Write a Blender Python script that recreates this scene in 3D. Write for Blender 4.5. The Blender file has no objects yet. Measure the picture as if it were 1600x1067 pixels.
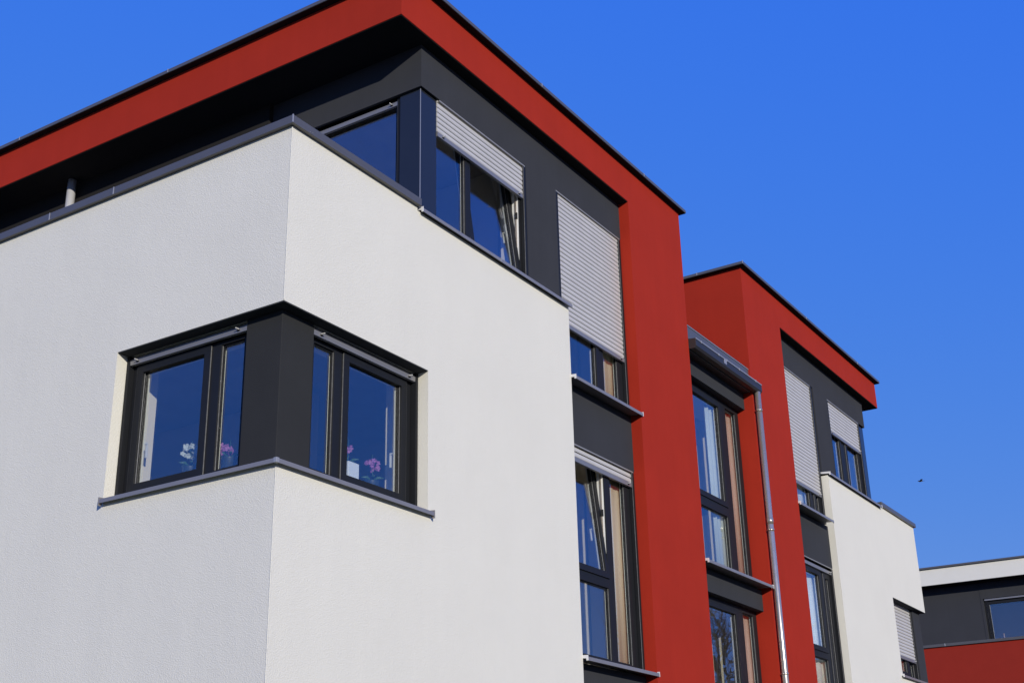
import bpy, bmesh, math, random
from mathutils import Vector, Matrix
random.seed(7)
scene = bpy.context.scene
COL = scene.collection

# ------------------------------------------------------------------ materials
def newmat(name):
    m = bpy.data.materials.new(name); m.use_nodes = True
    nt = m.node_tree
    for n in list(nt.nodes): nt.nodes.remove(n)
    out = nt.nodes.new('ShaderNodeOutputMaterial')
    return m, nt, out

def pbr(name, col, rough=0.6, metal=0.0, spec=0.5, var=0.0, vscale=3.0, bumps=(), rvar=0.0, streak=0.0):
    """procedural principled surface: colour mottling, layered noise bumps, faint vertical weathering streaks"""
    m, nt, out = newmat(name)
    b = nt.nodes.new('ShaderNodeBsdfPrincipled')
    nt.links.new(b.outputs[0], out.inputs[0])
    b.inputs['Base Color'].default_value = (*col, 1)
    b.inputs['Roughness'].default_value = rough
    b.inputs['Metallic'].default_value = metal
    b.inputs['Specular IOR Level'].default_value = spec
    tc = nt.nodes.new('ShaderNodeTexCoord')
    colsock = None
    if var > 0:
        n = nt.nodes.new('ShaderNodeTexNoise'); n.inputs['Scale'].default_value = vscale
        n.inputs['Detail'].default_value = 6; n.inputs['Roughness'].default_value = 0.6
        nt.links.new(tc.outputs['Object'], n.inputs['Vector'])
        r = nt.nodes.new('ShaderNodeMapRange')
        r.inputs[1].default_value = 0.3; r.inputs[2].default_value = 0.7
        r.inputs[3].default_value = 1 - var; r.inputs[4].default_value = 1 + var
        nt.links.new(n.outputs[0], r.inputs[0])
        mx = nt.nodes.new('ShaderNodeVectorMath'); mx.operation = 'SCALE'
        mx.inputs[0].default_value = col
        nt.links.new(r.outputs[0], mx.inputs['Scale'])
        colsock = mx.outputs[0]
        if streak > 0:
            mp = nt.nodes.new('ShaderNodeMapping'); mp.inputs['Scale'].default_value = (6, 6, 0.35)
            nt.links.new(tc.outputs['Object'], mp.inputs['Vector'])
            n2 = nt.nodes.new('ShaderNodeTexNoise'); n2.inputs['Scale'].default_value = 1.6; n2.inputs['Detail'].default_value = 5
            nt.links.new(mp.outputs[0], n2.inputs['Vector'])
            r2 = nt.nodes.new('ShaderNodeMapRange')
            r2.inputs[1].default_value = 0.35; r2.inputs[2].default_value = 0.75
            r2.inputs[3].default_value = 1 + streak; r2.inputs[4].default_value = 1 - streak
            nt.links.new(n2.outputs[0], r2.inputs[0])
            m2 = nt.nodes.new('ShaderNodeVectorMath'); m2.operation = 'SCALE'
            nt.links.new(colsock, m2.inputs[0]); nt.links.new(r2.outputs[0], m2.inputs['Scale'])
            colsock = m2.outputs[0]
        nt.links.new(colsock, b.inputs['Base Color'])
    if rvar > 0:
        n = nt.nodes.new('ShaderNodeTexNoise'); n.inputs['Scale'].default_value = 9
        n.inputs['Detail'].default_value = 5
        nt.links.new(tc.outputs['Object'], n.inputs['Vector'])
        r = nt.nodes.new('ShaderNodeMapRange')
        r.inputs[3].default_value = max(0.02, rough - rvar); r.inputs[4].default_value = rough + rvar
        nt.links.new(n.outputs[0], r.inputs[0]); nt.links.new(r.outputs[0], b.inputs['Roughness'])
    prev = None
    for (kind, sc, strength, dist) in bumps:
        if kind == 'n':
            t = nt.nodes.new('ShaderNodeTexNoise'); t.inputs['Detail'].default_value = 4
            t.inputs['Roughness'].default_value = 0.65; o = 0
        else:
            t = nt.nodes.new('ShaderNodeTexVoronoi'); o = 0
        t.inputs['Scale'].default_value = sc
        nt.links.new(tc.outputs['Object'], t.inputs['Vector'])
        bp = nt.nodes.new('ShaderNodeBump'); bp.inputs['Strength'].default_value = strength
        bp.inputs['Distance'].default_value = dist
        nt.links.new(t.outputs[o], bp.inputs['Height'])
        if prev: nt.links.new(prev, bp.inputs['Normal'])
        prev = bp.outputs[0]
    if prev: nt.links.new(prev, b.inputs['Normal'])
    return m

M = {}
M['white'] = pbr('white_stucco', (0.69, 0.673, 0.59), 0.9, spec=0.2, var=0.02, vscale=1.1, streak=0.005,
                 bumps=(('v', 120, 0.38, 0.005), ('n', 170, 0.45, 0.004), ('n', 2.0, 0.10, 0.05)))
M['red'] = pbr('red_render', (0.335, 0.024, 0.011), 0.85, spec=0.12, var=0.05, vscale=1.4, streak=0.02,
               bumps=(('v', 130, 0.25, 0.004), ('n', 2.0, 0.10, 0.04)))
M['grey'] = pbr('anthracite_render', (0.041, 0.043, 0.049), 0.9, spec=0.08, var=0.05, vscale=2, streak=0.02,
                bumps=(('v', 140, 0.3, 0.004), ('n', 2.0, 0.08, 0.04)))
M['pillar'] = pbr('dark_pillar_render', (0.029, 0.030, 0.031), 0.85, spec=0.12, var=0.05, bumps=(('v', 140, 0.25, 0.004),))
M['shade_dark'] = pbr('shade_darkened_render', (0.022, 0.021, 0.021), 0.95, spec=0.05, var=0.04, bumps=(('v', 150, 0.2, 0.003),))  # near-black base: the shade under the roof is put into the colour
M['cap'] = pbr('painted_zinc', (0.098, 0.095, 0.092), 0.38, metal=0.15, spec=0.6, var=0.06, vscale=3, rvar=0.08, bumps=(('n', 6, 0.05, 0.02),))
M['capjoint'] = pbr('bare_zinc', (0.33, 0.33, 0.34), 0.4, metal=0.3, var=0.05)
M['sill'] = pbr('sill_aluminium', (0.235, 0.225, 0.225), 0.36, metal=0.25, spec=0.6, var=0.05, vscale=4, rvar=0.06, bumps=(('n', 7, 0.04, 0.02),))
M['endcap'] = pbr('pale_end_cap', (0.62, 0.62, 0.62), 0.5, var=0.03)
M['frame'] = pbr('anthracite_frame', (0.014, 0.015, 0.017), 0.5, spec=0.16, var=0.06, vscale=6, bumps=(('n', 300, 0.08, 0.001),))
M['gasket'] = pbr('gasket_lip', (0.14, 0.14, 0.14), 0.4, spec=0.5, var=0.25, vscale=40)
M['upvc'] = pbr('white_upvc', (0.72, 0.72, 0.69), 0.35, var=0.02)
M['post'] = pbr('navy_gloss_panel', (0.018, 0.021, 0.026), 0.18, spec=0.4, var=0.05, rvar=0.04)
M['slat'] = pbr('shutter_slat', (0.53, 0.515, 0.485), 0.5, metal=0.1, spec=0.4, var=0.035, vscale=5)
M['rail'] = pbr('shutter_rail', (0.22, 0.22, 0.235), 0.40, metal=0.3, var=0.05)
M['lip'] = pbr('lintel_profile', (0.26, 0.255, 0.25), 0.5, metal=0.2, var=0.06)
M['steel'] = pbr('zinc_pipe', (0.52, 0.46, 0.40), 0.28, metal=0.7, var=0.05, vscale=8, rvar=0.06)
M['silver'] = pbr('silver_pipe', (0.80, 0.80, 0.82), 0.28, metal=0.45, var=0.04)
M['gutter'] = pbr('grey_gutter', (0.030, 0.029, 0.028), 0.5, metal=0.1, var=0.08, rvar=0.08)
M['inside'] = pbr('interior_paint', (0.80, 0.72, 0.58), 0.9, spec=0.2, var=0.03)
M['slab'] = pbr('concrete', (0.50, 0.46, 0.40), 0.9, var=0.08, bumps=(('n', 30, 0.3, 0.01),))
M['curtain'] = pbr('beige_reveal_sheet', (0.66, 0.60, 0.44), 0.9, var=0.04, bumps=(('n', 60, 0.2, 0.004),))  # for the added sheets that stand in for sunlit reveals
M['taupe'] = pbr('taupe_reveal_sheet', (0.60, 0.47, 0.37), 0.9, var=0.04, bumps=(('n', 60, 0.2, 0.004),))  # same use at the stair windows: sunlit reveal colour on added sheets
M['voile2'] = pbr('grey_green_voile', (0.55, 0.60, 0.55), 0.9, var=0.04)
M['darkpot'] = pbr('dark_plant_pot', (0.03, 0.04, 0.035), 0.4, var=0.1)
M['red2'] = pbr('deep_red_render', (0.255, 0.022, 0.013), 0.85, spec=0.12, var=0.03, bumps=(('v', 130, 0.2, 0.004),))
M['voile'] = pbr('white_voile', (0.86, 0.88, 0.80), 0.9, var=0.03)
M['joint'] = pbr('slat_joint', (0.24, 0.235, 0.23), 0.7, var=0.1)
M['black'] = pbr('black_rubber', (0.01, 0.01, 0.01), 0.7, var=0.1)
M['petalw'] = pbr('white_petal', (0.52, 0.56, 0.52), 0.6, var=0.06, vscale=30)
M['petalp'] = pbr('pink_petal', (0.36, 0.12, 0.32), 0.6, var=0.2, vscale=40)
M['leaf'] = pbr('orchid_leaf', (0.05, 0.12, 0.04), 0.45, var=0.15, vscale=20)
M['pot'] = pbr('glazed_pot', (0.80, 0.82, 0.80), 0.25, var=0.02)
M['bird'] = pbr('bird_feather', (0.05, 0.045, 0.04), 0.8, var=0.2, vscale=20)
M['bark'] = pbr('tree_bark', (0.09, 0.075, 0.055), 0.95, var=0.25, vscale=12, bumps=(('n', 30, 0.8, 0.02),))
M['ivy'] = pbr('evergreen_leaf', (0.04, 0.075, 0.025), 0.8, var=0.3, vscale=8)
M['grass'] = pbr('lawn', (0.055, 0.085, 0.03), 0.95, var=0.25, vscale=2, bumps=(('n', 40, 1, 0.05),))
M['asphalt'] = pbr('asphalt', (0.05, 0.05, 0.052), 0.9, var=0.12, vscale=3, bumps=(('n', 120, 0.5, 0.01),))
M['paving'] = pbr('paving', (0.17, 0.165, 0.155), 0.9, var=0.12, vscale=4, bumps=(('n', 60, 0.4, 0.01),))

def glass(name, r0=0.125, tint=(0.93, 0.95, 0.95)):
    m, nt, out = newmat(name)
    mix = nt.nodes.new('ShaderNodeMixShader')
    tr = nt.nodes.new('ShaderNodeBsdfTransparent'); tr.inputs[0].default_value = (*tint, 1)
    gl = nt.nodes.new('ShaderNodeBsdfGlossy'); gl.inputs['Roughness'].default_value = 0.0
    gl.inputs['Color'].default_value = (0.97, 0.98, 1, 1)
    lw = nt.nodes.new('ShaderNodeLayerWeight'); lw.inputs['Blend'].default_value = 0.5
    p = nt.nodes.new('ShaderNodeMath'); p.operation = 'POWER'; p.inputs[1].default_value = 5.0
    nt.links.new(lw.outputs['Facing'], p.inputs[0])
    ma = nt.nodes.new('ShaderNodeMath'); ma.operation = 'MULTIPLY_ADD'
    ma.inputs[1].default_value = 1 - r0; ma.inputs[2].default_value = r0
    nt.links.new(p.outputs[0], ma.inputs[0]); nt.links.new(ma.outputs[0], mix.inputs[0])
    # very slight waviness of float glass
    tc = nt.nodes.new('ShaderNodeTexCoord'); n = nt.nodes.new('ShaderNodeTexNoise'); n.inputs['Scale'].default_value = 1.7
    nt.links.new(tc.outputs['Object'], n.inputs['Vector'])
    bp = nt.nodes.new('ShaderNodeBump'); bp.inputs['Strength'].default_value = 0.03; bp.inputs['Distance'].default_value = 0.05
    nt.links.new(n.outputs[0], bp.inputs['Height']); nt.links.new(bp.outputs[0], gl.inputs['Normal'])
    nt.links.new(tr.outputs[0], mix.inputs[1]); nt.links.new(gl.outputs[0], mix.inputs[2])
    nt.links.new(mix.outputs[0], out.inputs[0])
    return m
M['glass'] = glass('window_glass')

# ------------------------------------------------------------------ mesh helpers
FR = lambda u, w, z: (u, w, z)      # facade facing -y : u = x, w = y
FL = lambda u, w, z: (w, u, z)      # facade facing -x : u = y, w = x

class MB:
    def __init__(s): s.bm = bmesh.new(); s.mats = []; s.mi = 0
    def mat(s, m):
        if m not in s.mats: s.mats.append(m)
        s.mi = s.mats.index(m); return s
    def face(s, vs):
        try:
            f = s.bm.faces.new(vs); f.material_index = s.mi; return f
        except ValueError: return None
    def box(s, F, u0, u1, w0, w1, z0, z1):
        vs = [s.bm.verts.new(F(u, w, z)) for u in (u0, u1) for w in (w0, w1) for z in (z0, z1)]
        for q in ((0, 1, 3, 2), (4, 6, 7, 5), (0, 4, 5, 1), (2, 3, 7, 6), (0, 2, 6, 4), (1, 5, 7, 3)):
            s.face([vs[i] for i in q])
        return s
    def b(s, x0, x1, y0, y1, z0, z1): return s.box(FR, x0, x1, y0, y1, z0, z1)
    def grid(s, F, u0, u1, z0, z1, w0, w1, holes=()):
        """a slab in the wall plane with rectangular openings, watertight"""
        us = sorted({u0, u1, *[min(max(h[i], u0), u1) for h in holes for i in (0, 1)]})
        zs = sorted({z0, z1, *[min(max(h[i], z0), z1) for h in holes for i in (2, 3)]})
        def solid(i, j):
            if i < 0 or j < 0 or i >= len(us) - 1 or j >= len(zs) - 1: return False
            cu = (us[i] + us[i + 1]) / 2; cz = (zs[j] + zs[j + 1]) / 2
            return not any(h[0] < cu < h[1] and h[2] < cz < h[3] for h in holes)
        cache = {}
        def V(u, w, z):
            k = (u, w, z)
            if k not in cache: cache[k] = s.bm.verts.new(F(u, w, z))
            return cache[k]
        for i in range(len(us) - 1):
            for j in range(len(zs) - 1):
                if not solid(i, j): continue
                a, b_, c, d = us[i], us[i + 1], zs[j], zs[j + 1]
                s.face([V(a, w0, c), V(b_, w0, c), V(b_, w0, d), V(a, w0, d)])
                s.face([V(a, w1, c), V(a, w1, d), V(b_, w1, d), V(b_, w1, c)])
                if not solid(i - 1, j): s.face([V(a, w0, c), V(a, w0, d), V(a, w1, d), V(a, w1, c)])
                if not solid(i + 1, j): s.face([V(b_, w0, c), V(b_, w1, c), V(b_, w1, d), V(b_, w0, d)])
                if not solid(i, j - 1): s.face([V(a, w0, c), V(a, w1, c), V(b_, w1, c), V(b_, w0, c)])
                if not solid(i, j + 1): s.face([V(a, w0, d), V(b_, w0, d), V(b_, w1, d), V(a, w1, d)])
        return s
    def ring(s, F, u0, u1, z0, z1, w0, w1, t, tb=None):
        tb = t if tb is None else tb
        return s.grid(F, u0, u1, z0, z1, w0, w1, [(u0 + t, u1 - t, z0 + tb, z1 - t)])
    def extr(s, F, prof, u0, u1):
        """profile [(w,z)..] extruded along u"""
        a = [s.bm.verts.new(F(u0, w, z)) for w, z in prof]; b_ = [s.bm.verts.new(F(u1, w, z)) for w, z in prof]
        n = len(prof)
        for i in range(n): s.face([a[i], a[(i + 1) % n], b_[(i + 1) % n], b_[i]])
        s.face(a[::-1]); s.face(b_)
        return s
    def tube(s, pts, rads, seg=10, cap=True):
        rings = []
        for i, p in enumerate(pts):
            p = Vector(p)
            d = (Vector(pts[min(i + 1, len(pts) - 1)]) - Vector(pts[max(i - 1, 0)])).normalized()
            up = Vector((0, 0, 1)) if abs(d.z) < 0.95 else Vector((1, 0, 0))
            x = d.cross(up).normalized(); y = d.cross(x).normalized()
            r = rads[i] if hasattr(rads, '__len__') else rads
            rings.append([s.bm.verts.new(p + (x * math.cos(t) + y * math.sin(t)) * r) for t in [2 * math.pi * k / seg for k in range(seg)]])
        for a, b_ in zip(rings, rings[1:]):
            for k in range(seg):
                f = s.face([a[k], a[(k + 1) % seg], b_[(k + 1) % seg], b_[k]])
                if f: f.smooth = True
        if cap: s.face(rings[0][::-1]); s.face(rings[-1])
        return s
    def build(s, name, mat=None, parent=None, bevel=0.0, recalc=True, smooth=False):
        if mat is not None and not s.mats: s.mats = [mat]
        if recalc: bmesh.ops.recalc_face_normals(s.bm, faces=s.bm.faces)
        me = bpy.data.meshes.new(name); s.bm.to_mesh(me); s.bm.free()
        for m in s.mats: me.materials.append(M[m])
        o = bpy.data.objects.new(name, me); COL.objects.link(o)
        if parent: o.parent = parent
        if bevel > 0:
            md = o.modifiers.new('bevel', 'BEVEL'); md.width = bevel; md.segments = 2; md.limit_method = 'ANGLE'
            md.harden_normals = False
        return o

def empty(name, label, cat, loc=(0, 0, 0), group=None, rz=0):
    o = bpy.data.objects.new(name, None); COL.objects.link(o)
    o.empty_display_size = 0.2; o.location = loc; o.rotation_euler = (0, 0, rz)
    o['label'] = label; o['category'] = cat
    if group: o['group'] = group
    return o
def tag(o, label=None, cat=None, group=None, kind=None):
    if label: o['label'] = label
    if cat: o['category'] = cat
    if group: o['group'] = group
    if kind: o['kind'] = kind
    return o

G = -1.6                                # street level (camera eye is z = 0)
PITCH = 0.0545

# ------------------------------------------------------------------ windows
def shutter(win, F, u0, u1, z0, z1, wf, perf=False):
    """roller shutter curtain of curved slats between z0 (bottom rail) and z1"""
    RH = 0.055
    if z1 - z0 > 0.07:
        m = MB().mat('slat'); z = z0 + RH
        while z < z1 - 0.005:
            t = min(PITCH * 0.93, z1 - z)
            prof = [(wf + 0.011, z + 0.001), (wf + 0.003, z + 0.004), (wf - 0.001, z + t * 0.35), (wf, z + t * 0.65), (wf + 0.005, z + t - 0.002), (wf + 0.011, z + t)]
            m.extr(F, prof, u0, u1)
            z += PITCH
        m.mat('joint').box(F, u0 + 0.003, u1 - 0.003, wf + 0.0115, wf + 0.016, z0 + RH, z1)
        if perf:                        # row of light slots in the joint between the slats
            z = z0 + RH + PITCH * 0.96
            while z < z1 - 0.01:
                u = u0 + 0.02
                while u < u1 - 0.02:
                    m.mat('black').box(F, u, u + 0.016, wf - 0.004, wf + 0.004, z - 0.002, z + 0.004); u += 0.032
                z += PITCH
        m.build('shutter', parent=win)
    r = MB().mat('rail')
    r.extr(F, [(wf - 0.004, z0 + 0.004), (wf - 0.006, z0 + 0.045), (wf, z0 + RH - 0.001), (wf + 0.02, z0 + RH - 0.001), (wf + 0.02, z0)], u0 + 0.002, u1 - 0.002)
    for uu in (u0 + 0.09, u1 - 0.09):   # stop pegs
        r.mat('endcap').box(F, uu - 0.004, uu + 0.004, wf - 0.04, wf - 0.006, z0 + 0.030, z0 + 0.037)
        r.mat('black').box(F, uu - 0.012, uu + 0.012, wf - 0.012, wf - 0.004, z0 + 0.016, z0 + 0.028)
    r.build('shutter_rail', parent=win)

def window(parent, F, u0, u1, z0, z1, wf, cells, inner=0.009, guides=True, gleft=True, shut=None, perf=False, reveal=True, label=None, lip=True, handle=False, box=None):
    """outer frame with openings; cells = (u0,u1,z0,z1,kind[,tilt]) kind 'f' fixed or 's' sash, measured at the daylight opening of the frame"""
    fm = MB().mat('frame').grid(F, u0, u1, z0, z1, wf, wf + 0.05, [c[:4] for c in cells])
    fm.mat('upvc').grid(F, u0, u1, z0, z1, wf + 0.05, wf + 0.05 + inner, [c[:4] for c in cells])
    win = fm.build('window', parent=parent, bevel=0.004)
    if label: win['label'] = label
    if guides:
        for k, uu in enumerate((u0 - 0.001, u1 - 0.039)):
            if k == 0 and not gleft: continue
            g = MB().mat('frame').grid(F, uu, uu + 0.04, z0, z1 + 0.02, wf - 0.052, wf - 0.002, [])
            g.mat('gasket').box(F, uu + (0.040 if k == 0 else -0.004), uu + (0.044 if k == 0 else 0.0), wf - 0.05, wf - 0.044, z0, z1)
            g.build('guide_rail', parent=win, bevel=0.003)
    for c in cells:
        cu0, cu1, cz0, cz1, kind = c[:5]; tilt = c[5] if len(c) > 5 else 0
        if kind == 's':
            T = 0.058; e = 0.011
            s = MB().mat('frame').ring(F, cu0 - e, cu1 + e, cz0 - e, cz1 + e, wf - 0.014, wf - 0.0005 if not tilt else wf + 0.02, T + e)
            s.grid(F, cu0 + 0.002, cu1 - 0.002, cz0 + 0.002, cz1 - 0.002, wf - 0.0005 if not tilt else wf + 0.02, wf + 0.052, [(cu0 + T, cu1 - T, cz0 + T, cz1 - T)])
            s.mat('gasket')
            for uu in (cu0 - e - 0.0035, cu1 + e + 0.0005): s.box(F, uu, uu + 0.003, wf - 0.012, wf - 0.002, cz0, cz1)
            for uu in (cu0 + T + 0.0002, cu1 - T - 0.0042): s.box(F, uu, uu + 0.004, wf + 0.004, wf + 0.012, cz0 + T, cz1 - T)
            s.mat('upvc').ring(F, cu0 + 0.002, cu1 - 0.002, cz0 + 0.002, cz1 - 0.002, wf + 0.053, wf + 0.066, T)
            so = s.build('sash', parent=win, bevel=0.003)
            p = MB().mat('glass').box(F, cu0 + T, cu1 - T, wf + 0.016, wf + 0.024, cz0 + T, cz1 - T).build('pane', parent=win)
            obs = [so, p]
            if handle or tilt:
                h = MB().mat('upvc'); uh = cu1 - 0.03 if handle != 'l' else cu0 + 0.03; zh = (cz0 + cz1) / 2 - 0.1
                h.box(F, uh - 0.012, uh + 0.012, wf + 0.079, wf + 0.09, zh - 0.035, zh + 0.035)
                h.box(F, uh - 0.009, uh + 0.009, wf + 0.09, wf + 0.125, zh - 0.009, zh + 0.009)
                h.box(F, uh - 0.010, uh + 0.010, wf + 0.110, wf + 0.125, zh - 0.12, zh - 0.009)
                obs.append(h.build('handle', parent=win, bevel=0.003))
            if tilt:
                ox = Vector(F(0, wf + 0.05, cz0))
                ax = Vector(F(1, 0, 0)).normalized()
                ang = -tilt if F is FR else tilt
                R = Matrix.Translation(ox) @ Matrix.Rotation(ang, 4, ax) @ Matrix.Translation(-ox)
                for o in obs: o.data.transform(R)
                # scissor stay on the frame
                st = MB().mat('steel').box(F, cu1 - 0.012, cu1 - 0.004, wf + 0.03, wf + 0.05, cz0 + 0.25, cz1 - 0.1)
                st.mat('upvc').box(F, cu1 - 0.0035, cu1 - 0.0005, wf + 0.012, wf + 0.085, cz0, cz1)
                st.mat('black').box(F, cu1 - 0.02, cu1 - 0.003, wf + 0.02, wf + 0.045, (cz0 + cz1) / 2 + 0.02, (cz0 + cz1) / 2 + 0.09)
                st.build('stay', parent=win)
        else:
            g = MB().mat('gasket')
            for uu in (cu0 + 0.0002, cu1 - 0.0042): g.box(F, uu, uu + 0.004, wf + 0.010, wf + 0.018, cz0, cz1)
            g.mat('frame').ring(F, cu0 + 0.0002, cu1 - 0.0002, cz0 + 0.0002, cz1 - 0.0002, wf + 0.019, wf + 0.03, 0.012)
            g.build('glazing_bead', parent=win)
            MB().mat('glass').box(F, cu0 + 0.001, cu1 - 0.001, wf + 0.031, wf + 0.039, cz0 + 0.001, cz1 - 0.001).build('pane', parent=win)
    if shut: shutter(win, F, u0 + (0.03 if gleft else 0.001), u1 - 0.03, shut[0], shut[1], wf - 0.035, perf)
    return win

def sill(parent, F, u0, u1, wfr, wb, z, endcaps=(1, 1), slope=0.02, h=0.036):
    """sloping metal sill with front drip and upturned end caps; z = top edge of the front"""
    prof = [(wfr, z), (wfr, z - h), (wfr + 0.004, z - h), (wfr + 0.006, z - 0.012), (wb, z - 0.012 + slope), (wb, z + slope)]
    o = MB().mat('sill').extr(F, prof, u0, u1).build('sill', parent=parent, bevel=0.002)
    for k, uu in ((0, u0 - 0.006), (1, u1)):
        if endcaps[k]:
            c = MB().mat('endcap').extr(F, [(wfr - 0.003, z + 0.014), (wfr - 0.003, z - h - 0.001), (wfr + 0.018, z - h - 0.001), (wfr + 0.02, z - 0.016),
                                             (wb, z - 0.014 + slope), (wb, z + slope + 0.014)], uu, uu + 0.006)
            c.build('end_cap', parent=o, bevel=0.0015)
    return o

# ================================================================== NEAR BUILDING
B = empty('apartment_building', 'white block with red frame, dark grey top storey and corner windows, filling the photo', 'building', (0, 0, G))
B.location = (0, 0, 0)
XW = 4.32; XR0, XR1 = 5.815, 7.257; XG0, XG1 = 9.24, 10.60; XW2, XE = 12.15, 16.46; XB0, XB1 = 1.35, 15.13
YR = -0.03; DEEP = 10.0
ZP = 5.49                               # top of the white plaster
ZS, ZT, ZC = 7.39, 7.85, 7.86

# --- near white block
w = MB().mat('white')
w.grid(FR, 0, XW, G - 0.5, 5.475, 0, 0.22, [(-1, 1.83, 2.74, 4.0)])
w.grid(FL, 0.22, DEEP, G - 0.5, 5.475, 0, 0.22, [(-1, 1.81, 2.74, 4.0)])
w.grid(FL, 0.22, DEEP, 5.475, 5.513, 0, 0.22); w.grid(FR, 0, 1.66, 5.475, 5.513, 0, 0.22)
w.b(XW - 0.3, XW, 0.2201, 0.5, G - 0.5, 5.40)
wall = w.build('white_wall', parent=B)
# thin plaster corner bead
MB().mat('white').b(-0.0035, 0.006, -0.0035, 0.006, G - 0.4, 2.70).build('corner_bead', parent=B, bevel=0.003)
MB().mat('white').b(-0.0035, 0.006, -0.0035, 0.006, 4.004, 5.51).build('corner_bead', parent=B, bevel=0.003)
# reveal head profile under the opening
hp = MB().mat('lip'); hp.grid(FR, 0.004, 1.828, 3.992, 3.9995, 0.004, 0.12, []); hp.grid(FL, 0.1205, 1.808, 3.992, 3.9995, 0.004, 0.12, [])
hp.mats = ['grey']; hp.build('lintel_soffit', parent=B)
MB().mat('pillar').b(0.105, 0.47, 0.105, 0.47, 2.74, 3.991).build('corner_pillar', parent=B, bevel=0.004)
cellsC = [(0.545, 0.79, 2.85, 3.875, 'f'), (0.905, 1.715, 2.835, 3.895, 's')]
wr = window(B, FR, 0.471, 1.825, 2.775, 3.985, 0.165, cellsC, guides=False, handle=True, label='right-hand half of the corner window, facing the street')
wl = window(B, FL, 0.471, 1.805, 2.775, 3.985, 0.165, cellsC, guides=False, handle=True, label='left-hand half of the corner window')
for F_, e_, W_ in ((FR, 1.83, wr), (FL, 1.81, wl)):
    MB().mat('frame').box(F_, e_ - 0.032, e_ - 0.001, 0.105, 0.163, 2.76, 3.99).build('guide_rail', parent=W_, bevel=0.003)
    g = MB().mat('lip').box(F_, 0.471, e_ - 0.034, 0.150, 0.160, 3.955, 3.991)
    g.build('shutter_box', parent=W_)
    shutter(W_, F_, 0.472, e_ - 0.035, 3.905, 3.96, 0.115)
# corner sill running round the corner
def corner_sill(zt, u_end_r, u_end_l, wfr=-0.045, wb=0.11, par=B):
    m = MB().mat('sill'); h = 0.034; sl = 0.016
    prof = [(wfr, zt), (wfr, zt - h), (wfr + 0.004, zt - h), (wfr + 0.006, zt - 0.012), (wb, zt - 0.012 + sl), (wb, zt + sl)]
    bm = m.bm
    def pathpt(k):                      # cross-section at left end, mitred corner, right end
        if k == 0: return [bm.verts.new((w_, u_end_l, z_)) for w_, z_ in prof]
        if k == 1: return [bm.verts.new((w_, w_, z_)) for w_, z_ in prof]
        return [bm.verts.new((u_end_r, w_, z_)) for w_, z_ in prof]
    R_ = [pathpt(k) for k in range(3)]
    n = len(prof)
    for a, c in zip(R_, R_[1:]):
        for i in range(n): m.face([a[i], a[(i + 1) % n], c[(i + 1) % n], c[i]])
    m.face(R_[0]); m.face(R_[2][::-1])
    o = m.build('sill', parent=par, bevel=0.002)
    c = MB().mat('sill')
    pc = [(wfr - 0.003, zt + 0.016), (wfr - 0.003, zt - h - 0.018), (wfr + 0.03, zt - h - 0.018), (0.0, zt - 0.014), (wb - 0.004, zt - 0.012 + sl), (wb - 0.004, zt + sl + 0.014)]
    c.extr(FR, pc, u_end_r, u_end_r + 0.006); c.build('end_cap', parent=o, bevel=0.0015)
    c = MB().mat('sill').extr(FL, pc, u_end_l, u_end_l + 0.006); c.build('end_cap', parent=o, bevel=0.0015)
    j = MB().mat('capjoint').b(wfr - 0.0035, wfr + 0.028, wfr - 0.0035, wfr + 0.028, zt - h - 0.001, zt + 0.004)
    j.build('corner_clip', parent=o, bevel=0.003)
corner_sill(2.752, 1.862, 1.805)

# --- parapet coping of the terrace
cp = MB().mat('cap')
cp.b(-0.04, 0.30, -0.04, DEEP, 5.514, 5.585); cp.b(0.30, 1.672, -0.04, 0.30, 5.514, 5.585)
cp.mat('capjoint')
for yy in (2.02, 2.86, 5.5, 8): cp.b(-0.043, -0.039, yy, yy + 0.012, 5.515, 5.587)
cp.b(-0.0435, -0.034, -0.0435, -0.034, 5.515, 5.588)
for s_ in (0.16, 0.19): cp.b(s_, s_ + 0.012, -0.0425, -0.0395, 5.525 + (s_ - 0.16) * 0.2, 5.529 + (s_ - 0.16) * 0.2)
cp.build('parapet_cap', parent=B, bevel=0.003)
s2 = sill(B, FR, 1.69, XW + 0.012, -0.045, 0.12, 5.502, (1, 1), slope=0.014)
MB().mat('capjoint').b(2.95, 2.962, -0.0475, -0.044, 5.466, 5.507).build('joint', parent=s2)
MB().mat('slab').b(0.22, 1.84, 0.22, DEEP, 4.85, 4.95).build('terrace_floor', parent=B)

def spandrels(x0, x1):
    MB().mat('grey').extr(FR, [(0.10, 4.05), (0.10, 4.69), (0.22, 4.69), (0.22, 4.22), (0.13, 4.22), (0.13, 4.05)], x0, x1).build('spandrel', parent=B)
    MB().mat('grey').b(x0, x1, 0.10, 0.22, G - 0.5, 1.835).build('spandrel', parent=B)
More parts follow.
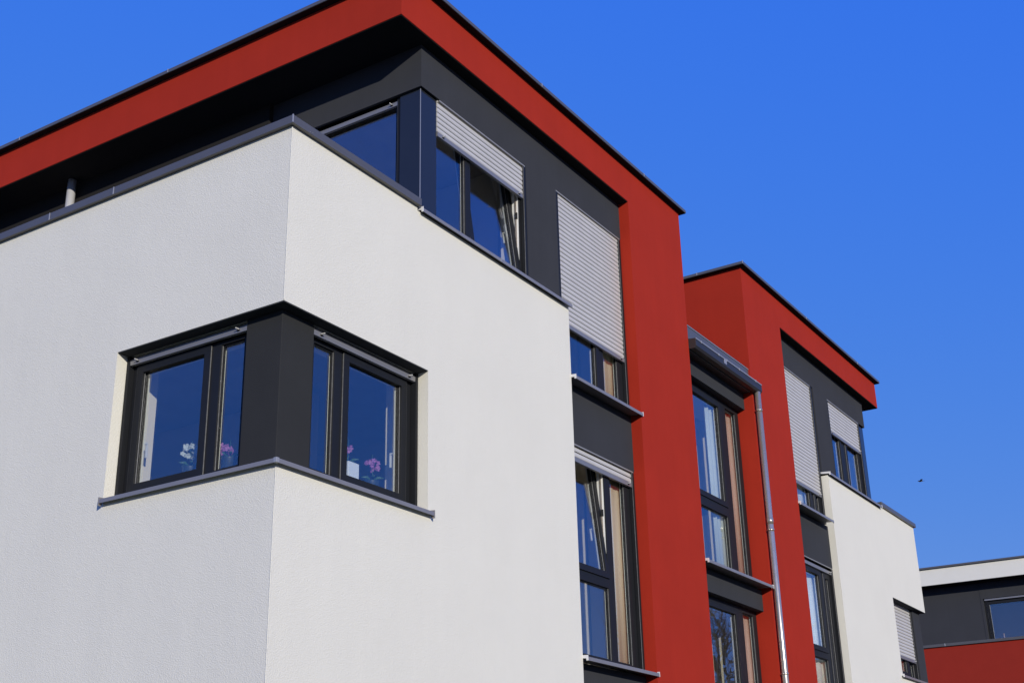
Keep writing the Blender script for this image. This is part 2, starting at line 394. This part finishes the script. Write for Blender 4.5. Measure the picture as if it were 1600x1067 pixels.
# --- dark top storey and recessed strip (near half)
XT = 1.84
W1 = (2.126, 3.70, 5.53, 6.92)
W1b = (2.126, 3.70, 5.53, 7.08)
g = MB().mat('grey')
g.grid(FR, XT, XW, 5.49, ZS, 0.10, 0.115, [(-9, *W1[1:])])
g.grid(FR, 2.126, XW, 5.49, ZS, 0.115, 0.22, [W1b])
g.b(XW, XR0, 0.10, 0.115, 6.92, ZS); g.b(XW, XR0, 0.115, 0.22, 7.08, ZS)
spandrels(XW, XR0)
g.grid(FL, 0.1152, 2.0, 6.92, ZS, XT, XT + 0.03, [])
g.grid(FL, 0.1152, 2.0, 7.05, ZS, XT + 0.03, XT + 0.12, [])
g.grid(FL, 1.92, 2.0, 4.95, 6.92, XT, XT + 0.12, [])
g.build('grey_wall', parent=B)
MB().mat('shade_dark').b(XT - 0.055, XT + 0.12, 2.0, DEEP, 4.95, ZS).build('grey_wall', parent=B)  # terrace wall coloured darker to paint in the roof's shade
MB().mat('post').b(1.868, 2.125, 0.128, 0.372, 5.46, 7.0).build('corner_panel', parent=B, bevel=0.003)
MB().mat('capjoint').b(1.8655, 1.871, 0.1255, 0.131, 5.46, 6.915).build('corner_bead', parent=B)
# lintel profiles (pale metal drip under each head)
def lip(F, u0, u1, z, w0=0.102): return MB().mat('lip').box(F, u0, u1, w0, w0 + 0.012, z - 0.0165, z - 0.0005).build('lintel_profile', parent=B)
lip(FR, 2.14, 3.69, 6.92); lip(FR, XW + 0.005, XR0 - 0.02, 6.92); lip(FR, XW + 0.005, XR0 - 0.02, 4.05)
window(B, FR, 2.1265, 3.699, 5.53, 6.99, 0.155,
       [(2.15, 2.64, 5.60, 6.93, 'f'), (2.735, 3.635, 5.60, 6.93, 's', 0.125)], gleft=False, shut=(6.515, 7.05), label='top-storey window with half-lowered shutter and tilted sash')
window(B, FL, 0.373, 1.918, 5.45, 6.99, XT + 0.095, [(0.40, 1.85, 5.52, 6.90, 's')], shut=(6.845, 6.90), label='top-storey window behind the terrace parapet')
W2 = dict(u0=XW + 0.006, u1=XR0 - 0.006)
def strip_window_upper(off=0.0, zb=5.335, parent=B, label=None):
    if off == 0:
        cells = [(4.40, 5.20, 4.79, 5.75, 's'), (4.40, 5.20, 5.85, 6.92, 's'), (5.33, 5.66, 4.79, 6.92, 'f')]
    else:
        cells = [(10.72, 11.66, 4.79, 5.75, 's'), (10.72, 11.66, 5.85, 6.92, 's'), (11.80, 12.05, 4.79, 6.92, 's')]
    window(parent, FR, W2['u0'] + off, W2['u1'] + off - (0.0 if off == 0 else 0.02), 4.715, 6.99, 0.155, cells, shut=(zb, 7.05), label=label)
strip_window_upper(label='tall window mostly covered by its shutter, above the upper sill')
window(B, FR, W2['u0'], W2['u1'], 1.87, 4.12, 0.155,
       [(4.40, 5.20, 1.94, 2.67, 'f'), (4.40, 5.20, 2.775, 4.06, 's', 0.10), (5.33, 5.66, 1.94, 4.06, 'f')], shut=(3.865, 4.18), perf=True,
       label='tall window with tilted upper sash beside the red frame')
sill(B, FR, XW + 0.006, XR0 + 0.004, -0.055, 0.16, 4.708, (1, 1), slope=0.012)
sill(B, FR, XW + 0.006, XR0 + 0.004, -0.055, 0.16, 1.862, (1, 1), slope=0.012)

# --- red frame: column + roof band (near half)
def red_part(x0, x1, xa, xb):
    r = MB().mat('red')
    r.b(x0, x1, YR, 0.42, G - 0.5, 6.30)
    r.b(x0, x1, YR, DEEP, 6.30, ZT)
    r.b(xa, xb, YR, DEEP, ZS, ZT)
    return r
red_part(XR0, XR1, XB0, XR0).build('red_frame', parent=B)
red_part(XG0, XG1, XG1, XB1).build('red_frame', parent=B)
MB().mat('shade_dark').b(XB0 + 0.008, XR0 - 0.002, YR + 0.008, DEEP - 0.1, ZS - 0.008, ZS - 0.001).build('roof_soffit', parent=B)
MB().mat('shade_dark').b(XG1 + 0.002, XB1 - 0.008, YR + 0.008, DEEP - 0.1, ZS - 0.008, ZS - 0.001).build('roof_soffit', parent=B)
def roofcap(x0, x1):
    o = 0.075
    c = MB().mat('cap').b(x0 - o, x1 + o, YR - o, DEEP + o, ZC, ZC + 0.040)
    c.mat('shade_dark').b(x0 - o + 0.004, x1 + o - 0.004, YR - o + 0.004, DEEP, ZC - 0.006, ZC - 0.0005)  # dark plate painting the shade below the cap overhang
    c.mat('capjoint')
    for yy in (0.6, 3.0, 5.4, 7.8): c.b(x0 - o - 0.003, x0 - o + 0.001, yy, yy + 0.012, ZC + 0.002, ZC + 0.047)
    for xx in (x0 + 2.4, x0 + 4.8): c.b(xx, xx + 0.012, YR - o - 0.003, YR - o + 0.001, ZC + 0.002, ZC + 0.047)
    c.b(x0 - o - 0.003, x0 - o + 0.007, YR - o - 0.003, YR - o + 0.007, ZC + 0.001, ZC + 0.048)
    c.build('roof_cap', parent=B, bevel=0.003)
roofcap(XB0, XR1); roofcap(XG0, XB1)

# --- stair-hall strip between the two red columns
g = MB().mat('grey')
for (ya, yb, za, zb) in ((0.10, 0.22, 5.735, 5.96), (0.10, 0.22, 3.005, 3.275), (0.10, 0.32, G - 0.5, 0.4)):
    MB().mat('grey').b(XR1, XG0, ya, yb, za, zb).build('spandrel', parent=B)
cg = [(7.36, 8.605, 4.26, 5.66, 's'), (7.36, 8.605, 3.39, 4.13, 'f'), (8.80, 9.13, 3.39, 5.66, 'f')]
window(B, FR, XR1 + 0.004, XG0 - 0.004, 3.315, 5.76, 0.205, cg, guides=False, label='upper stair window under the gutter')
window(B, FR, XR1 + 0.004, XG0 - 0.004, 0.45, 3.04, 0.205, [(7.36, 8.605, 0.55, 2.94, 's'), (8.80, 9.13, 0.55, 2.94, 'f')], guides=False, label='lower stair window below the grey spandrel')
sill(B, FR, XR1 + 0.006, XG0 - 0.012, -0.075, 0.21, 3.312, (1, 1), slope=0.012)
sill(B, FR, XR1 + 0.006, XG0 - 0.012, -0.075, 0.21, 0.44, (1, 1), slope=0.012)
e = MB().mat('gutter').b(XR1 + 0.002, XG0 - 0.002, 0.0, 0.35, 5.965, 6.12)
e.mat('cap').b(XR1 + 0.002, XG0 - 0.002, -0.005, 0.35, 6.12, 6.30)
e.mat('capjoint').b(XR1 + 0.002, XG0 - 0.002, -0.012, -0.004, 6.292, 6.304)
e.mat('lip').b(XR1 + 0.002, XG0 - 0.002, -0.003, 0.0, 5.966, 5.985)
e.build('eave', parent=B, bevel=0.002)
MB().mat('gutter').b(XR1, XG0, 0.02, DEEP, 6.30, 6.34).build('stair_roof', parent=B)
gt = MB().mat('gutter')
gp = [(-0.005, 6.1), (-0.005, 5.99), (-0.035, 5.96), (-0.105, 5.96), (-0.125, 5.99), (-0.125, 6.08), (-0.118, 6.087), (-0.118, 5.995), (-0.10, 5.97), (-0.04, 5.97), (-0.012, 5.995), (-0.012, 6.1)]
gt.extr(FR, gp, XR1 + 0.015, 9.37)
for uu in (XR1 + 0.012, 9.367): gt.extr(FR, [(-0.005, 6.1), (-0.005, 5.99), (-0.035, 5.96), (-0.105, 5.96), (-0.125, 5.99), (-0.125, 6.087)], uu, uu + 0.004)
gt.mat('capjoint').b(XR1 + 0.015, 9.37, -0.131, -0.124, 6.075, 6.091)
gt.mat('capjoint')
for uu in (7.42, 7.95, 8.2, 8.6, 9.15): gt.b(uu, uu + 0.02, -0.133, -0.0, 6.092, 6.098); gt.b(uu, uu + 0.02, -0.1335, -0.1255, 6.065, 6.098)
gt.b(8.12, 8.20, -0.129, -0.1255, 6.015, 6.08)
gt.build('gutter', parent=B, bevel=0.0015)
def pipe(parent, x, y, z0, z1, r, clamps=(), mat='steel'):
    p = MB().mat(mat).tube([(x, y, z0), (x, y, z1)], r, 28)
    for c in (4.18,) if z1 > 4.5 and z0 < 3 else (): p.tube([(x, y, c - 0.05), (x, y, c + 0.03)], r + 0.004, 28)
    o = p.build('downpipe', parent=parent)
    for c in clamps:
        k = MB().mat('steel').tube([(x, y, c - 0.012), (x, y, c + 0.012)], r + 0.006, 28)
        k.b(x - 0.006, x + 0.006, y + r, 0.0, c - 0.008, c + 0.008) if y < 0 else None
        k.b(x - r - 0.03, x - r, y - 0.006, y + 0.006, c - 0.01, c + 0.01)
        k.build('clamp', parent=o)
    return o
pipe(B, 9.285, -0.088, G, 5.965, 0.041, (5.70, 4.05, 2.21, 0.2))
pp = pipe(B, 1.70, 4.93, 4.95, ZS - 0.01, 0.048, (6.9,), mat='silver')

# --- far half: recessed strip
g = MB().mat('grey')
g.b(XG1, XW2, 0.10, 0.115, 6.92, ZS); g.b(XG1, XW2, 0.115, 0.22, 7.08, ZS)
spandrels(XG1, XW2)
W3 = (12.79, 14.34, 5.53, 6.92)
g.grid(FR, XW2, 14.64, 5.49, ZS, 0.10, 0.115, [(W3[0], 99, W3[2], W3[3])])
g.grid(FR, XW2, 14.34, 5.49, ZS, 0.115, 0.22, [(W3[0], W3[1], W3[2], 7.08)])
g.grid(FL, 0.1152, DEEP, 6.92, ZS, 14.61, 14.64, [])
g.b(14.50, 14.64, 0.42, DEEP, 4.95, 6.92)
g.build('grey_wall', parent=B)
MB().mat('post').b(14.345, 14.61, 0.128, 0.42, 5.46, 7.0).build('corner_panel', parent=B, bevel=0.003)
lip(FR, XG1 + 0.01, XW2 - 0.12, 6.92); lip(FR, 12.80, 14.32, 6.92); lip(FR, XG1 + 0.01, XW2 - 0.02, 4.05)
OFF = 6.30
strip_window_upper(OFF, 5.12, label='tall window almost fully shuttered, on the far side of the second red column')
window(B, FR, W2['u0'] + OFF, W2['u1'] + OFF + 0.02, 1.87, 4.12, 0.155,
       [(10.72, 11.66, 1.94, 2.67, 'f'), (10.72, 11.66, 2.775, 3.93, 's'), (11.80, 12.05, 1.94, 3.93, 's')], shut=(3.945, 4.0), label='tall window beside the far white block')
window(B, FR, 12.791, 14.339, 5.53, 6.99, 0.155, [(12.82, 13.37, 5.60, 6.93, 's'), (13.60, 14.27, 5.60, 6.93, 's')], shut=(6.36, 7.05), label='far top-storey window with half-lowered shutter')
sill(B, FR, XG1 - 0.004, 11.93, -0.07, 0.16, 4.716, (1, 1), slope=0.012)
sill(B, FR, XG1 - 0.004, 11.93, -0.07, 0.16, 1.862, (1, 1), slope=0.012)
# far white block
w = MB().mat('white')
w.grid(FR, XW2 - 0.03, XE, G - 0.5, 5.475, 0, 0.22, [(14.65, 99, 2.74, 4.0)])
w.box(FL, 0.22, DEEP, XE - 0.22, XE, G - 0.5, 2.74); w.box(FL, 0.22, DEEP, XE - 0.22, XE, 4.0, 5.513); w.box(FL, 1.83, DEEP, XE - 0.22, XE, 2.74, 4.0)
w.b(14.60, XE, 0, 0.22, 5.475, 5.513)
w.b(XW2 - 0.03, XW2 + 0.2, 0.22, 0.5, G - 0.5, 5.40)
w.build('white_wall', parent=B)
MB().mat('grey').b(14.652, XE - 0.004, 0.004, 0.12, 3.992, 3.9995).build('lintel_soffit', parent=B)
MB().mat('grey').b(XE - 0.47, XE - 0.07, 0.09, 0.47, 2.74, 3.991).build('corner_pillar', parent=B, bevel=0.004)
wf_ = window(B, FR, 14.655, XE - 0.475, 2.775, 3.985, 0.165, [(14.76, 15.56, 2.835, 3.895, 's'), (15.68, 15.93, 2.85, 3.875, 'f')], guides=True, shut=(3.085, 3.99), label='far corner window nearly closed by its shutter')
sill(B, FR, 14.58, XE + 0.03, -0.045, 0.11, 2.752, (1, 1), slope=0.016)
s3 = sill(B, FR, XW2 - 0.05, 14.58, -0.045, 0.12, 5.506, (1, 1), slope=0.014)
cp = MB().mat('cap').b(14.59, XE + 0.04, -0.04, 0.30, 5.514, 5.585); cp.b(XE - 0.26, XE + 0.04, 0.30, DEEP, 5.514, 5.585)
cp.build('parapet_cap', parent=B, bevel=0.003)
# --- interior: plaster lining, floors and partitions (seen through the panes)
L_ = MB().mat('inside')
L_.grid(FR, 0.43, 4.15, 1.9, 4.5, 0.26, 0.43, [(0.2, 1.80, 2.80, 3.95)])
L_.grid(FL, 0.26, 6.0, 1.9, 4.5, 0.26, 0.4295, [(0.2, 1.78, 2.80, 3.95)])
L_.grid(FR, 2.12, 3.95, 5.0, 7.30, 0.245, 0.40, [(2.18, 3.65, 5.55, 6.90)])
L_.grid(FR, 4.30, 5.8145, 1.75, 4.4, 0.245, 0.72, [(4.36, 5.808, 1.80, 4.02)])
L_.grid(FR, 4.30, 5.8145, 4.59, 7.30, 0.245, 0.72, [(4.36, 5.808, 4.60, 6.90)])
L_.grid(FR, XR1, XG0, G, 6.28, 0.295, 0.75, [(XR1 + 0.05, XG0 - 0.004, 3.36, 5.70), (XR1 + 0.05, XG0 - 0.004, 0.5, 2.98)])
L_.grid(FR, XG1, XW2, 1.75, 4.4, 0.245, 0.72, [(XG1 + 0.05, XW2 - 0.05, 1.80, 4.02)])
L_.grid(FR, XG1, XW2, 4.59, 7.30, 0.245, 0.72, [(XG1 + 0.05, XW2 - 0.05, 4.60, 6.90)])
L_.grid(FR, XW2 + 0.2, 14.4, 5.0, 7.30, 0.245, 0.40, [(12.83, 14.30, 5.55, 6.90)])
L_.grid(FR, 14.3, 16.1, 1.9, 4.5, 0.26, 0.40, [(14.68, 15.98, 2.80, 3.95)])
for x in (4.15, 5.83, 7.15, 9.35, 10.5, 12.2):   # partitions
    L_.b(x, x + 0.1, 0.76, 6.0, G, 7.3 if x not in (7.15, 9.35) else 6.2)
L_.b(0.4, 16.1, 6.0, 6.1, G, 7.3 - 1.1)
L_.b(2.0, 7.1, 6.1, 6.2, 4.6, 7.3)
L_.b(2.5, 2.6, 1.9, 6.0, 1.75, 4.4)
L_.build('interior_wall', parent=B)
sl = MB().mat('slab')
for (a, b_) in ((0.26, 7.15), (9.35, 16.2)):
    sl.b(a, b_, 0.45, 6.0, 1.45, 1.74); sl.b(a, b_, 0.45, 6.0, 4.41, 4.58)
sl.b(1.99, 7.15, 0.45, 6.0, 7.31, 7.38); sl.b(10.5, 14.45, 0.45, 6.0, 7.31, 7.38)
sl.b(XR1, XG0, 0.52, 6.0, 3.0, 3.2); sl.b(XR1, XG0, 0.52, 6.0, 0.1, 0.4)
sl.build('floor_slab', parent=B)
bk = MB().mat('white').b(0.22, XE - 0.22, DEEP - 0.2, DEEP, G - 0.5, 5.5).build('rear_wall', parent=B)
ws = MB().mat('upvc'); ws.b(0.255, 1.798, 0.262, 0.55, 2.80, 2.872); ws.b(0.262, 0.55, 0.5501, 1.778, 2.80, 2.872)
ws.build('window_board', parent=B)

# ================================================================== things inside the windows
def curtain(name_label, x0, x1, y, z0, z1, mat, amp=0.025, folds=7):
    m = MB().mat(mat); n = folds * 8; bm = m.bm
    def col(i, off):
        t = i / n; x = x0 + (x1 - x0) * t
        yy = y + amp * math.sin(t * folds * 2 * math.pi) + 0.3 * amp * math.sin(t * folds * 4.7 + 1)
        return [bm.verts.new((x, yy + off, z)) for z in (z0, z1)]
    A = [col(i, 0) for i in range(n + 1)]; Bk = [col(i, 0.004) for i in range(n + 1)]
    for i in range(n):
        m.face([A[i][0], A[i + 1][0], A[i + 1][1], A[i][1]]); m.face([Bk[i][0], Bk[i][1], Bk[i + 1][1], Bk[i + 1][0]])
        m.face([A[i][1], A[i + 1][1], Bk[i + 1][1], Bk[i][1]]); m.face([A[i][0], Bk[i][0], Bk[i + 1][0], A[i + 1][0]])
    m.face([A[0][0], A[0][1], Bk[0][1], Bk[0][0]]); m.face([A[n][0], Bk[n][0], Bk[n][1], A[n][1]])
    for f in bm.faces: f.smooth = True
    o = m.build('curtain'); tag(o, name_label, 'curtain', 'curtains behind the windows')
    return o
curtain('white curtain gathered behind the left pane of the upper stair window under the gutter', 8.33, 8.83, 0.29, 3.36, 5.68, 'voile2', 0.012, 5)
curtain('added taupe sheet standing in for the sunlit reveal behind the narrow pane of the upper stair window', 8.90, 9.232, 0.285, 3.36, 5.68, 'taupe', 0.004, 3)  # added sheet in place of the sunlit window reveal, not a real curtain
curtain('added taupe sheet standing in for the sunlit reveal behind the narrow pane of the lower stair window', 8.90, 9.232, 0.285, 0.50, 2.97, 'taupe', 0.004, 3)  # likewise added: plays the sunlit reveal of the lower window
curtain('pale curtain behind the tall window beside the far white block, lower storey', 11.12, 12.05, 0.255, 1.82, 4.0, 'voile', 0.012, 4)
curtain('pale curtain showing just below the far tall shutter', 11.12, 12.05, 0.255, 4.62, 6.85, 'voile', 0.012, 4)
curtain('added olive beige sheet standing in for the sunlit reveal, showing below the near tall shutter, above the upper sill', 5.42, 5.806, 0.24, 4.62, 6.85, 'curtain', 0.004, 3)  # added behind the pane to show as the sunlit reveal
curtain('added olive beige sheet standing in for the sunlit reveal in the window with the tilted sash beside the red frame', 5.42, 5.806, 0.24, 1.82, 4.0, 'curtain', 0.004, 3)  # added sheet as well, takes the sun where the reveal would

def orchid(label, x, y, z, petal, zt, lean, nfl, pot='round', spread=0.09):
    t = empty('potted_orchid', label, 'potted plant', (x, y, z), 'orchids on the corner window board')
    p = MB().mat('pot')
    if pot == 'cube':
        p.b(-0.068, 0.068, -0.068, 0.068, 0, 0.21)
        po = p.build('pot', parent=t, bevel=0.006)
    else:
        p.mats = []; p.mat('darkpot')
        p.tube([(0, 0, 0), (0, 0, 0.002), (0, 0, 0.11), (0, 0, 0.12)], [0.045, 0.047, 0.062, 0.064], 24)
        po = p.build('pot', parent=t)
    h = 0.21 if pot == 'cube' else 0.12
    lf = MB().mat('leaf')
    for k in range(5):
        a = k * 2 * math.pi / 5 + x
        pts = [(0, 0, h), (0.05 * math.cos(a), 0.05 * math.sin(a), h + 0.03), (0.10 * math.cos(a), 0.10 * math.sin(a), h + 0.025)]
        lf.tube(pts, [0.006, 0.014, 0.003], 6)
    lf.build('leaf', parent=t)
    st = MB().mat('leaf'); H = zt - z
    pts = [(0, 0, h), (0.01, 0, h + (H - h) * 0.5), (lean * 0.4, lean * 0.1, H), (lean, lean * 0.3, H + 0.01)]
    st.tube(pts, [0.003, 0.003, 0.0025, 0.002], 6)
    st.tube([(0.015, 0.01, h), (0.02, 0.015, H + 0.1)], 0.0025, 6)
    st.build('stem', parent=t)
    fl = MB().mat(petal); rnd = random.Random(int(x * 100 + y * 10))
    for k in range(nfl):
        c = Vector((lean * (0.35 + 0.65 * k / nfl) + rnd.uniform(-1, 1) * spread * 0.55, lean * 0.2 + rnd.uniform(-1, 1) * spread * 0.4, H + rnd.uniform(-1, 1) * spread * 0.55))
        nrm = Vector((rnd.uniform(-1, 0.2), rnd.uniform(-1.2, -0.3), rnd.uniform(-0.5, 0.2))).normalized()
        a = nrm.cross(Vector((0, 0, 1))).normalized(); b_ = nrm.cross(a)
        for q in range(5):
            t0 = q * 2 * math.pi / 5 + rnd.random()
            d = a * math.cos(t0) + b_ * math.sin(t0); e_ = a * -math.sin(t0) + b_ * math.cos(t0)
            R_ = 0.021
            vs = [c, c + d * R_ * 0.6 + e_ * R_ * 0.45 + nrm * 0.003, c + d * R_ * 1.15 + nrm * 0.006, c + d * R_ * 0.6 - e_ * R_ * 0.45 + nrm * 0.003]
            fl.face([fl.bm.verts.new(v) for v in vs])
            fl.face([fl.bm.verts.new(v - nrm * 0.0015) for v in vs[::-1]])
    fl.build('flower', parent=t, recalc=False)
    return t
orchid('white-flowered orchid behind the left half of the corner window', 0.33, 1.22, 2.872, 'petalw', 3.12, -0.03, 20)
orchid('pink-flowered orchid behind the narrow left pane by the corner pillar', 0.33, 0.80, 2.872, 'petalp', 3.05, -0.03, 16)
orchid('pink orchid in a pale blue-white square pot on the corner window board', 1.22, 0.36, 2.872, 'petalp', 3.20, -0.02, 8, 'cube', 0.06)
orchid('pink-flowered orchid between the square pot and the right window frame', 1.50, 0.33, 2.872, 'petalp', 3.13, -0.02, 18)

# ================================================================== FAR BUILDING
FB = empty('apartment_building', 'distant block with white roof band and dark red balcony parapet behind the far white corner', 'building', (31.6, 4.0, 0), rz=math.radians(2.67))
Y0, Y1 = -11.0, 8.0
w = MB().mat('white').b(0, 9, Y0, Y1, ZS, ZT); w.build('roof_band', parent=FB)
MB().mat('shade_dark').b(0.008, 8.9, Y0 + 0.01, Y1 - 0.01, ZS - 0.008, ZS - 0.001).build('roof_soffit', parent=FB)
MB().mat('cap').b(-0.055, 9.05, Y0 - 0.05, Y1 + 0.05, ZC, ZC + 0.05).build('roof_cap', parent=FB, bevel=0.003)
WB = (-4.6, -1.5, 4.95, 6.92)
g = MB().mat('grey'); g.grid(FL, Y0 + 0.5, Y1 - 0.5, 4.95, ZS, 0.48, 0.7, [WB]); g.grid(FL, Y0 + 0.5, -1.43, 4.95, ZS, 0.472, 0.479, [(WB[0], WB[1], WB[2], WB[3])])
g.build('grey_wall', parent=FB)
fw = window(FB, FL, WB[0], WB[1], WB[2], 6.89, 0.56, [(-4.5, -3.12, 5.03, 6.82, 's'), (-2.98, -1.58, 5.03, 6.82, 's')], guides=False)
MB().mat('rail').box(FL, WB[0] + 0.02, WB[1] - 0.03, 0.50, 0.52, 6.865, 6.915).build('shutter_rail', parent=fw)
MB().mat('inside').grid(FL, -6, 0, 4.9, 7.3, 0.75, 0.85, [(-4.5, -1.6, 5.0, 6.8)]).b(4, 4.1, -6, 0, 4.9, 7.3).build('interior_wall', parent=FB)
r = MB().mat('red2').b(-1.35, -1.05, Y0, Y1, G - 0.5, 5.43); r.b(-1.05, 9, Y0, Y1, 4.6, 4.95); r.b(-1.05, 9, Y0, Y0 + 0.3, G, 4.6); r.b(-1.05, 9, Y1 - 0.3, Y1, G, 4.6)
r.build('red_wall', parent=FB)
cp = MB().mat('cap').b(-1.40, -1.0, Y0 - 0.04, Y1 + 0.04, 5.432, 5.505)
cp.mat('capjoint')
for yy in (-0.66, -3.2, 1.9): cp.b(-1.403, -1.398, yy, yy + 0.02, 5.433, 5.508)
cp.build('parapet_cap', parent=FB, bevel=0.003)
pipe(FB, -0.2, -2.03, 4.95, 5.80, 0.022)

# ================================================================== BIRD
bt = empty('bird', 'small dark bird gliding alone in the blue sky at the right', 'bird', (49.5, 8.26, 15.4), rz=math.radians(120)); bt.scale = (0.85, 0.85, 0.85)
m = MB().mat('bird').tube([(-0.13, 0, 0), (-0.07, 0, 0.012), (0, 0, 0.0), (0.08, 0, -0.005), (0.13, 0, 0.01), (0.16, 0, 0.008)], [0.005, 0.028, 0.04, 0.03, 0.02, 0.003], 10)
m.face([m.bm.verts.new(v) for v in ((-0.10, 0.01, 0.008), (-0.20, 0.03, 0.008), (-0.20, -0.03, 0.008), (-0.10, -0.01, 0.008))])
m.build('body', parent=bt)
for s_ in (1, -1):
    wv = MB().mat('bird'); pr = [(0.06, 0.02, 0.015), (0.05, 0.14, 0.05), (0.0, 0.27, 0.03), (-0.04, 0.25, 0.03), (-0.05, 0.12, 0.045), (-0.06, 0.02, 0.012)]
    a = [wv.bm.verts.new((x, y * s_, z)) for x, y, z in pr]; c = [wv.bm.verts.new((x, y * s_, z - 0.008)) for x, y, z in pr]
    wv.face(a); wv.face(c[::-1])
    for i in range(6): wv.face([a[i], a[(i + 1) % 6], c[(i + 1) % 6], c[i]])
    wv.build('wing', parent=bt)

# ================================================================== GROUND AND TREES (reflected in the panes)
gd = MB().mat('grass')
vs = [gd.bm.verts.new(v) for v in ((-900, -900, G - 0.01), (900, -900, G - 0.01), (900, 900, G - 0.01), (-900, 900, G - 0.01))]; gd.face(vs)
tag(gd.build('ground'), kind='structure')
rd = MB().mat('asphalt'); vs = [rd.bm.verts.new(v) for v in ((-120, -14, G - 0.004), (120, -14, G - 0.004), (120, -8, G - 0.004), (-120, -8, G - 0.004))]; rd.face(vs)
tag(rd.build('road'), kind='structure')
pv = MB().mat('paving').b(-120, 120, -8, -6.3, G - 0.1, G + 0.10)
tag(pv.build('pavement', bevel=0.01), kind='structure')

def bare_tree(x, y, h, seed, label, dense=1.0):
    rnd = random.Random(seed)
    t = empty('bare_tree', label, 'tree', (x, y, G), 'trees across the street')
    tr = MB().mat('bark'); tr.tube([(0, 0, -0.2), (0.03, 0, h * 0.2), (0.05, 0.05, h * 0.42)], [h * 0.028, h * 0.021, h * 0.016], 10); tr.build('trunk', parent=t)
    cr = MB().mat('bark')
    def br(p, d, L, r, lvl):
        pts = [p]; q = p.copy(); dd = d.copy(); n = 4
        for i in range(n):
            dd = (dd + Vector((rnd.uniform(-1, 1), rnd.uniform(-1, 1), rnd.uniform(-0.5, 0.9))) * 0.22).normalized()
            q = q + dd * (L / n); pts.append(q.copy())
        cr.tube(pts, [r, r * 0.85, r * 0.7, r * 0.55, r * 0.38], 5 if lvl < 2 else 3, cap=False)
        if lvl >= 4: return
        for k in range(int((4 if lvl < 3 else 3) * dense)):
            i = rnd.choice((1, 2, 3, 4, 4))
            nd = (dd + Vector((rnd.uniform(-1, 1), rnd.uniform(-1, 1), rnd.uniform(-0.4, 0.8))) * 0.95).normalized()
            br(pts[i], nd, L * rnd.uniform(0.55, 0.72), r * 0.5, lvl + 1)
    for k in range(5):
        a = k * 1.257 + rnd.random()
        br(Vector((0.05, 0.05, h * (0.30 + 0.03 * k))), Vector((math.cos(a) * 0.7, math.sin(a) * 0.7, 0.9)).normalized(), h * 0.27, h * 0.009, 0)
    br(Vector((0.05, 0.05, h * 0.40)), Vector((0, 0, 1)), h * 0.3, h * 0.012, 0)
    cr.build('crown', parent=t)
bare_tree(22.5, -6.2, 8.2, 3, 'bare tree across the street whose twigs mirror in the lower stair window')
bare_tree(18.0, -15.5, 9.0, 11, 'bare tree further down the street, mirrored in the lower windows')

# ================================================================== CAMERA
cam = bpy.data.cameras.new('camera'); co = bpy.data.objects.new('camera', cam); COL.objects.link(co)
right = Vector((0.5415676, -0.84038374, -0.02144065)); down = Vector((0.30604645, 0.22085132, -0.9260455)); fwd = Vector((0.78296878, 0.4949544, 0.37680238))
mt = Matrix((( right.x, -down.x, -fwd.x, -6.61443654), (right.y, -down.y, -fwd.y, -6.19864821), (right.z, -down.z, -fwd.z, 0.0), (0, 0, 0, 1)))
co.matrix_world = mt
cam.sensor_width = 36; cam.lens = 2029.259 / 1600 * 36
cam.clip_start = 0.1; cam.clip_end = 3000
scene.camera = co

# ================================================================== LIGHT
sd = Vector((-2.15, -2.75, 1.0)).normalized()          # direction towards the sun, read from the shadows
sun = bpy.data.lights.new('sun', 'SUN'); sun.energy = 3.9; sun.angle = math.radians(0.5); sun.color = (1.0, 0.93, 0.81)
so = bpy.data.objects.new('sun', sun); COL.objects.link(so); so.rotation_euler = sd.to_track_quat('Z', 'Y').to_euler(); so.location = (-20, -20, 20)
wd = bpy.data.worlds.new('World'); scene.world = wd; wd.use_nodes = True
nt = wd.node_tree; bg = nt.nodes['Background']
sky = nt.nodes.new('ShaderNodeTexSky'); sky.sky_type = 'NISHITA'; sky.sun_disc = False
sky.sun_elevation = math.asin(sd.z); sky.sun_rotation = math.atan2(sd.x, sd.y)
sky.air_density = 1.0; sky.dust_density = 0.0; sky.ozone_density = 3.0; sky.altitude = 500
# colour response of the camera (polarised, saturated blue) applied to the sky model, channel by channel
sep = nt.nodes.new('ShaderNodeSeparateColor'); com = nt.nodes.new('ShaderNodeCombineColor')
nt.links.new(sky.outputs[0], sep.inputs[0])
for i, (k, e) in enumerate(((0.472, 0.94), (0.405, 0.415), (0.702, -0.10))):
    a = nt.nodes.new('ShaderNodeMath'); a.operation = 'MULTIPLY'; a.inputs[1].default_value = 0.1
    b_ = nt.nodes.new('ShaderNodeMath'); b_.operation = 'POWER'; b_.inputs[1].default_value = e
    c = nt.nodes.new('ShaderNodeMath'); c.operation = 'MULTIPLY'; c.inputs[1].default_value = k * 10
    mx = nt.nodes.new('ShaderNodeMath'); mx.operation = 'MAXIMUM'; mx.inputs[1].default_value = 0.02
    nt.links.new(sep.outputs[i], a.inputs[0]); nt.links.new(a.outputs[0], mx.inputs[0]); nt.links.new(mx.outputs[0], b_.inputs[0]); nt.links.new(b_.outputs[0], c.inputs[0])
    nt.links.new(c.outputs[0], com.inputs[i])
nt.links.new(com.outputs[0], bg.inputs[0]); bg.inputs[1].default_value = 0.10
scene.view_settings.view_transform = 'Standard'; scene.view_settings.look = 'None'
scene.view_settings.exposure = 0; scene.view_settings.gamma = 1
scene.cycles.max_bounces = 10; scene.cycles.transparent_max_bounces = 24
scene.cycles.use_denoising = True
